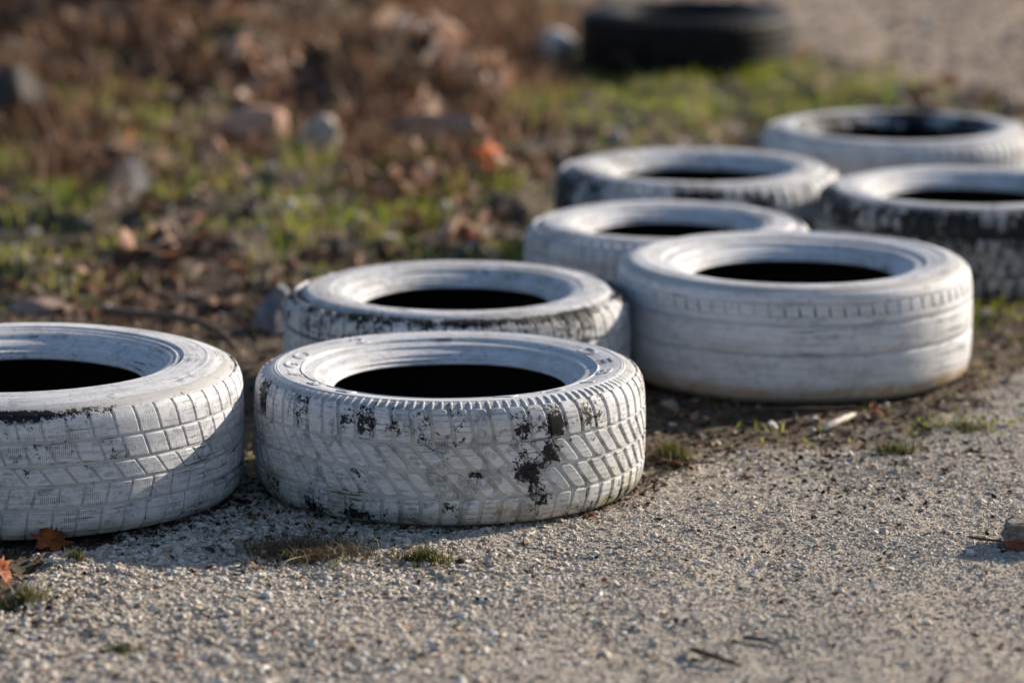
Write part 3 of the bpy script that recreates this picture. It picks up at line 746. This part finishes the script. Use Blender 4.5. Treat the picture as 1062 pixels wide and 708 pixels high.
# tangled dead weeds on the bank
def dens_weed(X, Y):
    g, pth, md = zone(X, Y); u, v = pix(X, Y)
    return np.clip(gauss(u, v, [(120, 40, 170, 60, .9), (330, 50, 150, 50, .9), (450, 110, 80, 50, .8), (430, 170, 70, 40, .5), (60, 150, 80, 60, .5), (250, 120, 80, 40, .5), (520, 40, 60, 30, .4)])*np.clip(1-1.3*gauss(u, v, [(430, 88, 34, 15, .9), (475, 105, 34, 17, .9), (515, 125, 28, 14, .6), (265, 128, 40, 26, .8), (334, 115, 22, 26, .9), (130, 200, 30, 34, .9)]), 0, 1)*(.04+1.8*sstep(fn(X, Y, 4.5, 57, 3), .47, .57)), 0, 1)*(1-pth)
WM = rnd_mat('dead_weeds', [(0, (.06, .030, .018)), (.4, (.16, .082, .046)), (.75, (.31, .17, .10)), (1, (.56, .38, .25))], .7, .25)
X, Y, r = scatter(80000, -2.7, 1.4, 8.0, 13.6, dens_weed, 82)
tag(blades('dead_weeds', X, Y, r, .03, .16, .0075, WM, 1.7), 'tangled reddish brown dead weeds covering the bank at the top left', 'dead weeds', kind='stuff')
# crumbs of soil and leaf bits on the gravel
def dens_crumb(X, Y):
    g, pth, md = zone(X, Y); u, v = pix(X, Y)
    d = np.full(X.shape, 9.0)
    for (x, y, q_) in TYRES: d = np.minimum(d, np.abs(np.hypot(X-x, Y-y)-(q_-.025)))
    return np.clip((1-g)*.75*sstep(-Y, -8.2, -7.3)+.8*np.exp(-(d/.028)**2)+2.2*g*(1-g)+g*(.05+.14*sstep(fn(X, Y, 5, 92, 3), .55, .7)+gauss(u, v, [(20, 620, 80, 40, .6), (250, 520, 40, 30, .8), (300, 560, 90, 20, .6), (850, 470, 200, 22, .6), (900, 510, 60, 15, .5), (150, 560, 100, 25, .3)])), 0, 1)*(~in_tyre(X, Y, .055))
X, Y, r = scatter(110000, -1.5, 1.8, 4.4, 8.2, dens_crumb, 83)
CM = rnd_mat('leaf_crumbs', [(0, (.03, .022, .016)), (.5, (.09, .055, .035)), (.85, (.20, .12, .07)), (1, (.42, .30, .20))], .8)
tag(leafmesh('leaf_crumbs', X, Y, r, .003, .017, CM, .7, .35), 'dark crumbs of leaf and bark lying on the gravel', 'leaf crumbs', kind='stuff')

# ------------------------------------------------------------------ single things
def simple(name, col, col2=None, sc_=40, rough=.8, bump=.002, bsc=120):
    t = NT(name); P = t.pos(); n = t.noise(P, sc_, 6, .65)
    c = t.mix(t.ramp(n, .35, .65), col, col2 or tuple(x*.6 for x in col))
    return t.out(c, rough, t.bump(t.noise(P, bsc, 6, .7), bump, .9), .3)
def rock(name, u, v, size, mat, label, cat='stone', seed=0, cuts=14, rotz=0, sink=.25, group=None, sub=4, tilt=(0, 0), parent=None, loc=None):
    r = random.Random(seed); bm = bmesh.new(); bmesh.ops.create_icosphere(bm, subdivisions=sub, radius=1.0)
    pl = []
    for k in range(cuts):
        d = Vector((r.gauss(0, 1), r.gauss(0, 1), r.gauss(0, 1))).normalized(); pl.append((d, r.uniform(.62, .92)))
    for vv in bm.verts:
        c = vv.co.copy()
        for d, h in pl:
            k = c.dot(d)
            if k > h: c -= d*(k-h)
        c += vv.co*.06*mnoise.fractal(c*2.5+Vector((seed, 0, 0)), 1, 2, 4)
        vv.co = Vector((c.x*size[0], c.y*size[1], c.z*size[2]))
    zmin = min(vv.co.z for vv in bm.verts)
    for vv in bm.verts: vv.co.z -= zmin
    me = bpy.data.meshes.new(name); bm.to_mesh(me); bm.free(); me.materials.append(mat)
    for pg in me.polygons: pg.use_smooth = False
    o = bpy.data.objects.new(name, me); link(o)
    q = gp(u, v) if loc is None else loc
    zz = float(height(np.array([q.x]), np.array([q.y]))[0])
    if zz > .02 and loc is None:
        q = gp(u, v, zz); zz = float(height(np.array([q.x]), np.array([q.y]))[0])
    o.location = (q.x, q.y, zz-sink*size[2]); o.rotation_euler = (tilt[0], tilt[1], rotz)
    if label: tag(o, label, cat, group)
    return o
GREY = simple('grey_rock', (.24, .24, .25), (.12, .12, .125)); PALE = simple('pale_rock', (.56, .52, .46), (.36, .33, .29)); PINK = simple('brick_rubble', (.50, .30, .22), (.38, .21, .14)); WHT = simple('white_rock', (.80, .79, .77), (.62, .61, .58))
BLU = simple('bluish_rock', (.26, .27, .30), (.15, .16, .18)); DRK = simple('dark_rock', (.09, .085, .08), (.05, .045, .04)); OR = simple('orange_brick', (.55, .20, .08), (.38, .14, .06))
rock('stone', 132, 210, (.056, .05, .068), GREY, 'grey pointed stone standing in the grass above the left tyre', seed=4, cuts=9, rotz=.5)
rock('stone', 334, 124, (.060, .055, .072), simple('cream_rock', (.60, .54, .43), (.38, .34, .27)), 'rounded pale grey stone right of the pink brick rubble', seed=7, cuts=10)
rock('stone', 285, 342, (.042, .05, .062), BLU, 'bluish grey stone beside the left flank of the worn tyre', seed=9, cuts=9)
rock('stone', 18, 118, (.085, .07, .085), simple('dull_rock', (.085, .075, .065), (.045, .04, .035)), 'large dark grey stone at the left edge in the shaded grass', seed=12, cuts=9, rotz=.8)
rock('stone', 580, 64, (.065, .05, .050), WHT, 'white stone just left of the black tyre', seed=15, cuts=10)
rock('stone', 640, 155, (.020, .018, .026), PALE, 'left one of two small pale pebbles above the scuffed tyre', seed=17, cuts=8)
rock('stone', 679, 157, (.022, .018, .028), PALE, 'right one of two small pale pebbles above the scuffed tyre', seed=18, cuts=8)
rock('stone', 357, 195, (.016, .014, .018), PINK, 'small pinkish pebble in the grass below the rounded pale stone', seed=19, cuts=8)
rock('stone', 463, 226, (.015, .014, .016), PALE, 'small cream pebble in the grass above the worn tyre', seed=20, cuts=8)
rock('stone', 22, 285, (.018, .014, .020), PALE, 'small pale pebble in the grass above the left tyre', seed=21, cuts=8)
rock('rubble', 262, 126, (.115, .06, .058), simple('pink_rubble', (.62, .40, .30), (.45, .27, .19)), 'pinkish brick rubble lump with an orange side in the leaf litter', cat='rubble', seed=23, cuts=10, rotz=.3)
rock('rubble', 288, 118, (.028, .025, .030), OR, 'small orange brick piece leaning on the pink rubble', cat='rubble', seed=24, cuts=9)
rock('rubble', 218, 138, (.035, .03, .035), PINK, 'small pink brick piece left of the rubble lump', cat='rubble', seed=25, cuts=9)
rock('rubble', 455, 104, (.15, .06, .060), simple('tan_clod', (.46, .29, .20), (.30, .18, .12)), 'wide low tan clod of earth in the leaf litter at the middle top', cat='rubble', seed=27, cuts=14, rotz=-.5)
rock('rubble', 40, 326, (.065, .03, .024), simple('pink_stone', (.42, .30, .25), (.30, .21, .17)), 'flat pinkish brown stone just above the rim of the left tyre', cat='rubble', seed=29, cuts=8)
rock('stone', 300, 300, (.012, .01, .012), DRK, 'small dark stone in the litter left of the worn tyre', seed=31, cuts=8)
rock('stone', 480, 640, (.009, .006, .0035), WHT, 'flat white chip on the gravel below the front tyre', seed=33, cuts=8, sub=3)
rock('stone', 628, 602, (.005, .004, .003), OR, 'tiny red brick crumb on the gravel at the lower middle', seed=34, cuts=8, sub=3)
rock('stone', 183, 681, (.006, .005, .004), OR, 'tiny red brick crumb on the gravel at the bottom left', seed=35, cuts=8, sub=3)

# broken brick piece at the right edge: grey mortar crust over a red brick body
q = gp(1072, 570)
be = empty('brick_piece', (q.x, q.y, 0), (0, 0, math.radians(-12)))
tag(be, 'broken red brick piece with a grey mortar crust at the right edge', 'brick piece')
def chunk(name, sx, sy, z0, z1, mat, seed, jag):
    bm = bmesh.new(); bmesh.ops.create_cube(bm, size=1.0)
    bmesh.ops.subdivide_edges(bm, edges=bm.edges[:], cuts=7, use_grid_fill=True)
    for vv in bm.verts:
        c = vv.co; s = mnoise.fractal(Vector((c.x*3+seed, c.y*3, c.z*2)), 1, 2, 4)
        lx = sx*(1+.15*c.y-(.25*(c.z+.5) if c.x < 0 else 0))
        x, y, z = c.x*lx, c.y*sy, z0+(c.z+.5)*(z1-z0)
        x += jag*s; y += jag*mnoise.fractal(Vector((c.x*4, c.y*4+seed, c.z*3)), 1, 2, 4)
        z += (jag*.5*mnoise.fractal(Vector((c.x*5, c.y*5, seed)), 1, 2, 4) if c.z > .4 else 0)
        vv.co = (x, y, z)
    me = bpy.data.meshes.new(name); bm.to_mesh(me); bm.free(); me.materials.append(mat)
    o = bpy.data.objects.new(name, me); link(o); o.parent = be
chunk('brick_core', .094, .060, -.003, .022, simple('red_brick', (.30, .105, .055), (.17, .065, .04)), 3, .006)
chunk('mortar_crust', .096, .063, .0215, .046, simple('old_mortar', (.27, .245, .22), (.12, .105, .095), 90), 5, .009)

def tube(name, pts, rad, mat, label=None, cat=None, taper=.5, seed=0, ns=7, group=None):
    """bent tapering stick through points"""
    r = random.Random(seed); P = catmull(pts, 5); n = len(P); V = []; F = []
    for i_, c in enumerate(P):
        d = Vector(P[min(i_+1, n-1)]-P[max(i_-1, 0)]).normalized()
        a = d.cross(Vector((0, 0, 1))); a = a.normalized() if a.length > 1e-3 else Vector((1, 0, 0)); b = d.cross(a)
        rr = rad*(1-(1-taper)*i_/(n-1))*r.uniform(.85, 1.15)*(.3 if i_ in (0, n-1) else 1)
        for k in range(ns):
            t_ = 2*PI*k/ns; V.append(Vector(c)+a*rr*math.cos(t_)+b*rr*math.sin(t_))
    for i_ in range(n-1):
        for k in range(ns): F.append((i_*ns+k, i_*ns+(k+1) % ns, (i_+1)*ns+(k+1) % ns, (i_+1)*ns+k))
    o0 = Vector(P[0]); o0.z = 0
    o = mesh_np(name, [tuple(v-o0) for v in V], F, mat, smooth=True); o.location = o0
    if label: tag(o, label, cat, group)
    return o
BARK = simple('twig_bark', (.10, .07, .05), (.045, .032, .025), 60); PBARK = simple('pale_wood', (.74, .69, .60), (.58, .52, .44), 90); RB = simple('brown_bark', (.17, .12, .09), (.09, .06, .045), 60)
def gl(u, v, z=0.0):
    q = gp(u, v, z); h = 0.0
    for _ in range(8):
        h = max(float(height(np.array([q.x]), np.array([q.y]))[0]), 0.0)
        q = gp(u, v, z+h)
    return (q.x, q.y, z+h)
tube('stick', [gl(853, 445, .006), gl(868, 437, .009), gl(887, 429, .013)], .0065, PBARK, 'short pale wood stick lying below the clean wide tyre', 'stick', .8, 3)
tube('twig', [gl(762, 428, .008), gl(810, 424, .016), gl(862, 424, .012), gl(890, 421, .016)], .005, BARK, 'long dark twig along the foot of the clean wide tyre', 'twig', .5, 5)
tube('twig', [gl(752, 420, .0), gl(765, 400, .02), gl(775, 388, .045)], .004, BARK, 'short dark twig leaning on the front of the clean wide tyre', 'twig', .4, 6)
tube('twig', [gl(1003, 556, .010), gl(1020, 559, .012), gl(1040, 561, .010)], .0022, BARK, 'thin black twig pointing left from the brick piece', 'twig', .9, 7)
tube('branch', [gl(110, 322, .02), gl(150, 326, .05), gl(190, 330, .055), gl(225, 342, .05), gl(245, 362, .02)], .010, RB, 'brown bent branch behind the right rim of the left tyre', 'branch', .6, 8)
tube('twig', [gl(672, 470, .004), gl(705, 480, .008), gl(745, 478, .012)], .003, RB, 'brown twig in the litter right of the front tyre', 'twig', .5, 9)
tube('twig', [gl(715, 672, .003), gl(740, 680, .006), gl(770, 690, .003)], .0045, BARK, 'blurred dark twig on the gravel at the bottom', 'twig', .6, 10)
tube('twig', [gl(770, 660, .002), gl(790, 663, .005), gl(806, 668, .002)], .0035, simple('bluish_twig', (.12, .12, .13)), 'short grey twig right of the dark bottom twig', 'twig', .6, 11)
tube('stem', [gl(340, 590, .004), gl(355, 578, .010), gl(350, 555, .02), gl(340, 548, .03)], .0013, simple('green_stem', (.16, .20, .07)), 'pale green bent stem in the dry grass tuft', 'stem', .5, 12)
tube('stem', [gl(288, 590, .002), gl(300, 580, .012), gl(330, 574, .010)], .0014, simple('straw', (.50, .42, .26)), 'straw coloured stem at the edge of the dry grass tuft', 'stem', .5, 13)
tube('twig', [gl(880, 640, .002), gl(930, 632, .004), gl(975, 622, .002)], .0013, simple('straw_dark', (.32, .25, .16)), 'hair thin straw on the sandy gravel at the right', 'twig', .5, 14)
tube('stem', [gl(250, 200, .01), gl(262, 190, .06), gl(270, 230, .10)], .003, simple('grey_stem', (.3, .27, .22)), 'thin grey weed stem in the grass above the left tyre', 'stem', .5, 15)

def lobed_leaf(name, loc, size, mat, label, rot=(0, 0, 0), curl=.35, seed=0, group=None, slender=1.0, lobes=True, spin=0.0):
    r = random.Random(seed)
    if lobes: ang = [-150, -128, -108, -82, -64, -44, -22, 0, 22, 44, 64, 82, 108, 128, 150, 180]; rad = [.55, .74, .62, 1.0, .68, .80, .66, 1.08, .66, .82, .66, .98, .60, .74, .55, .12]
    else: ang = [-160, -125, -90, -60, -30, 0, 30, 60, 90, 125, 160]; rad = [.75, .58, .48, .50, .68, 1.05, .68, .50, .46, .58, .75]
    V = [(0, 0, 0)]; mid = []
    for a, q_ in zip(ang, rad):
        a = math.radians(a+r.uniform(-5, 5)); q_ *= r.uniform(.85, 1.1); V.append((q_*math.cos(a), q_*math.sin(a)*slender, 0))
    n = len(ang)
    V += [(x*.5, y*.5, 0) for x, y, _ in V[1:]]
    out_ = []
    for x, y, z in V:
        z = curl*(y*y*.9+.4*x*x*(1 if x > 0 else .3))+.10*math.sin(5*x+seed)+.08*math.sin(6*y+2*seed)-.06*(abs(y) < .05)
        out_.append(((x*math.cos(spin)-y*math.sin(spin))*size, (x*math.sin(spin)+y*math.cos(spin))*size, z*size))
    F = []
    for k in range(n):
        k2 = (k+1) % n
        F += [(0, 1+n+k, 1+n+k2), (1+n+k, 1+k, 1+k2), (1+n+k, 1+k2, 1+n+k2)]
    o = mesh_np(name, out_, F, mat, smooth=True)
    zmin = min((Matrix.Rotation(rot[2], 3, 'Z') @ Matrix.Rotation(rot[1], 3, 'Y') @ Matrix.Rotation(rot[0], 3, 'X') @ Vector(p_)).z for p_ in out_)
    o.location = (loc[0], loc[1], loc[2]-zmin); o.rotation_euler = rot
    sm = o.modifiers.new('thickness', 'SOLIDIFY'); sm.thickness = size*.012
    return tag(o, label, 'leaf', group)
def leaf_mat(name, c1, c2):
    t = NT(name); P = t.pos(); n = t.noise(P, 90, 5, .6)
    c = t.mix(t.ramp(n, .35, .65), c1, c2); m = t.out(c, .55, t.bump(n, .002, .8), .35)
    ad = t.n.new('ShaderNodeMixShader'); tr = t.n.new('ShaderNodeBsdfTranslucent'); t.l.new(c, tr.inputs[0]); ad.inputs[0].default_value = .4
    t.l.new(t.b.outputs[0], ad.inputs[1]); t.l.new(tr.outputs[0], ad.inputs[2]); t.l.new(ad.outputs[0], t.n['Material Output'].inputs[0])
    return m
LO = leaf_mat('orange_leaf', (.50, .14, .03), (.24, .06, .02)); LB = leaf_mat('brown_leaf', (.17, .075, .045), (.09, .045, .03)); LR = leaf_mat('vivid_orange_leaf', (.85, .22, .03), (.65, .13, .02)); LT = leaf_mat('tan_leaf', (.42, .30, .20), (.28, .18, .12))
lobed_leaf('leaf', gl(52, 571, .0), .036, LO, 'orange brown lobed leaf leaning on the foot of the left tyre', (math.radians(40), math.radians(6), math.radians(5)), .45, 3, spin=math.radians(80))
lobed_leaf('leaf', gl(2, 606, .0), .026, LO, 'orange leaf cut by the left edge of the picture', (math.radians(70), .3, 1.2), .5, 5)
lobed_leaf('leaf', gl(252, 524, .0), .026, LB, 'red brown curled leaf between the left tyre and the front tyre', (.5, .2, 2.6), .6, 7, lobes=False)
lobed_leaf('leaf', gl(505, 180, .015), .058, LR, 'vivid orange leaf glowing in the litter at the middle top', (math.radians(55), .2, .5), .5, 9)
lobed_leaf('leaf', gl(490, 250, .0), .050, LO, 'flat orange brown leaf above the checked tyre', (.35, 0, 2.0), .4, 11)
lobed_leaf('leaf', gl(150, 548, .0), .018, LB, 'dark curled leaf on the gravel in front of the left tyre', (.3, .4, .6), .7, 13, lobes=False)
lobed_leaf('leaf', gl(262, 590, .0), .020, LT, 'tan curled leaf at the edge of the dry grass tuft', (.3, .3, .1), .7, 15, slender=.6, lobes=False)
lobed_leaf('leaf', gl(310, 582, .001), .016, leaf_mat('pale_leaf', (.55, .50, .44), (.40, .36, .31)), 'thin pale leaf sliver by the dry grass tuft', (.1, .2, .2), .5, 17, slender=.4, lobes=False)
lobed_leaf('leaf', gl(742, 462, .0), .020, leaf_mat('cream_leaf', (.62, .55, .42), (.5, .42, .3)), 'narrow cream leaf standing in the grass right of the front tyre', (.9, .2, .9), .4, 19, slender=.35, lobes=False)
lobed_leaf('leaf', gl(700, 486, .0), .022, LB, 'brown curled leaf in the litter right of the front tyre', (.4, .3, 2.2), .7, 21, lobes=False)
lobed_leaf('leaf', gl(905, 436, .0), .014, LT, 'small tan leaf right of the pale wood stick', (.5, .3, 1.2), .6, 23, lobes=False)
lobed_leaf('leaf', gl(612, 536, .0), .013, leaf_mat('rust_leaf', (.28, .09, .04), (.18, .06, .03)), 'small rusty leaf tucked under the right foot of the front tyre', (.2, .2, .2), .5, 25, lobes=False)
lobed_leaf('leaf', gl(455, 588, .0), .012, LT, 'tan leaf scrap below the green tuft', (.3, .3, 1.0), .6, 27, lobes=False)
lobed_leaf('leaf', gl(478, 584, .0), .012, LT, 'tan leaf scrap right of the green tuft', (.2, .3, 2.4), .6, 29, lobes=False)
# crumpled grey sheet and plate in the far litter
rock('stone', 415, 40, (.100, .05, .055), WHT, 'long whitish stone in the leaf litter near the top', seed=41, cuts=9, rotz=-.3)

def tuft(u, v, n, rad, h, mat, label, seed, lean=.8, wd=.0016, dome=True):
    r = np.random.RandomState(seed); q = gp(u, v)
    a = r.uniform(0, 2*PI, n); d = np.abs(r.normal(0, .5, n))*rad
    X = q.x+d*np.cos(a)*1.4; Y = q.y+d*np.sin(a)*.9
    o = blades('grass_tuft', X, Y, r, h*.4, h, wd, mat, lean)
    return tag(o, label, 'grass tuft')
SG = rnd_mat('tuft_green', [(0, (.05, .045, .02)), (.35, (.07, .09, .02)), (.65, (.14, .16, .035)), (.85, (.26, .21, .10)), (1, (.48, .38, .22))], .5, .3)
SD = rnd_mat('tuft_dry', [(0, (.06, .04, .03)), (.5, (.14, .095, .06)), (.85, (.24, .19, .12)), (1, (.20, .22, .08))], .7, .1)
tuft(440, 582, 620, .030, .034, SG, 'small green tuft on the gravel in front of the front tyre', 3)
tuft(318, 578, 2200, .075, .040, SD, 'flat dry brown tuft on the gravel between the two front tyres', 5, lean=1.8)
tuft(124, 672, 260, .028, .018, SG, 'low green tuft on the gravel at the bottom left', 7)
tuft(22, 622, 500, .045, .028, SG, 'green tuft near the left edge on the gravel', 9)
tuft(700, 478, 420, .030, .045, SG, 'green tuft in the litter right of the front tyre', 11)
tuft(930, 470, 420, .045, .025, SG, 'low green tuft below the pale stick', 13)
tuft(1000, 446, 520, .050, .020, SG, 'wide low green tuft at the right under the clean wide tyre', 15)
tuft(78, 585, 160, .012, .030, SG, 'thin green sprout left on the gravel by the orange leaf', 17)
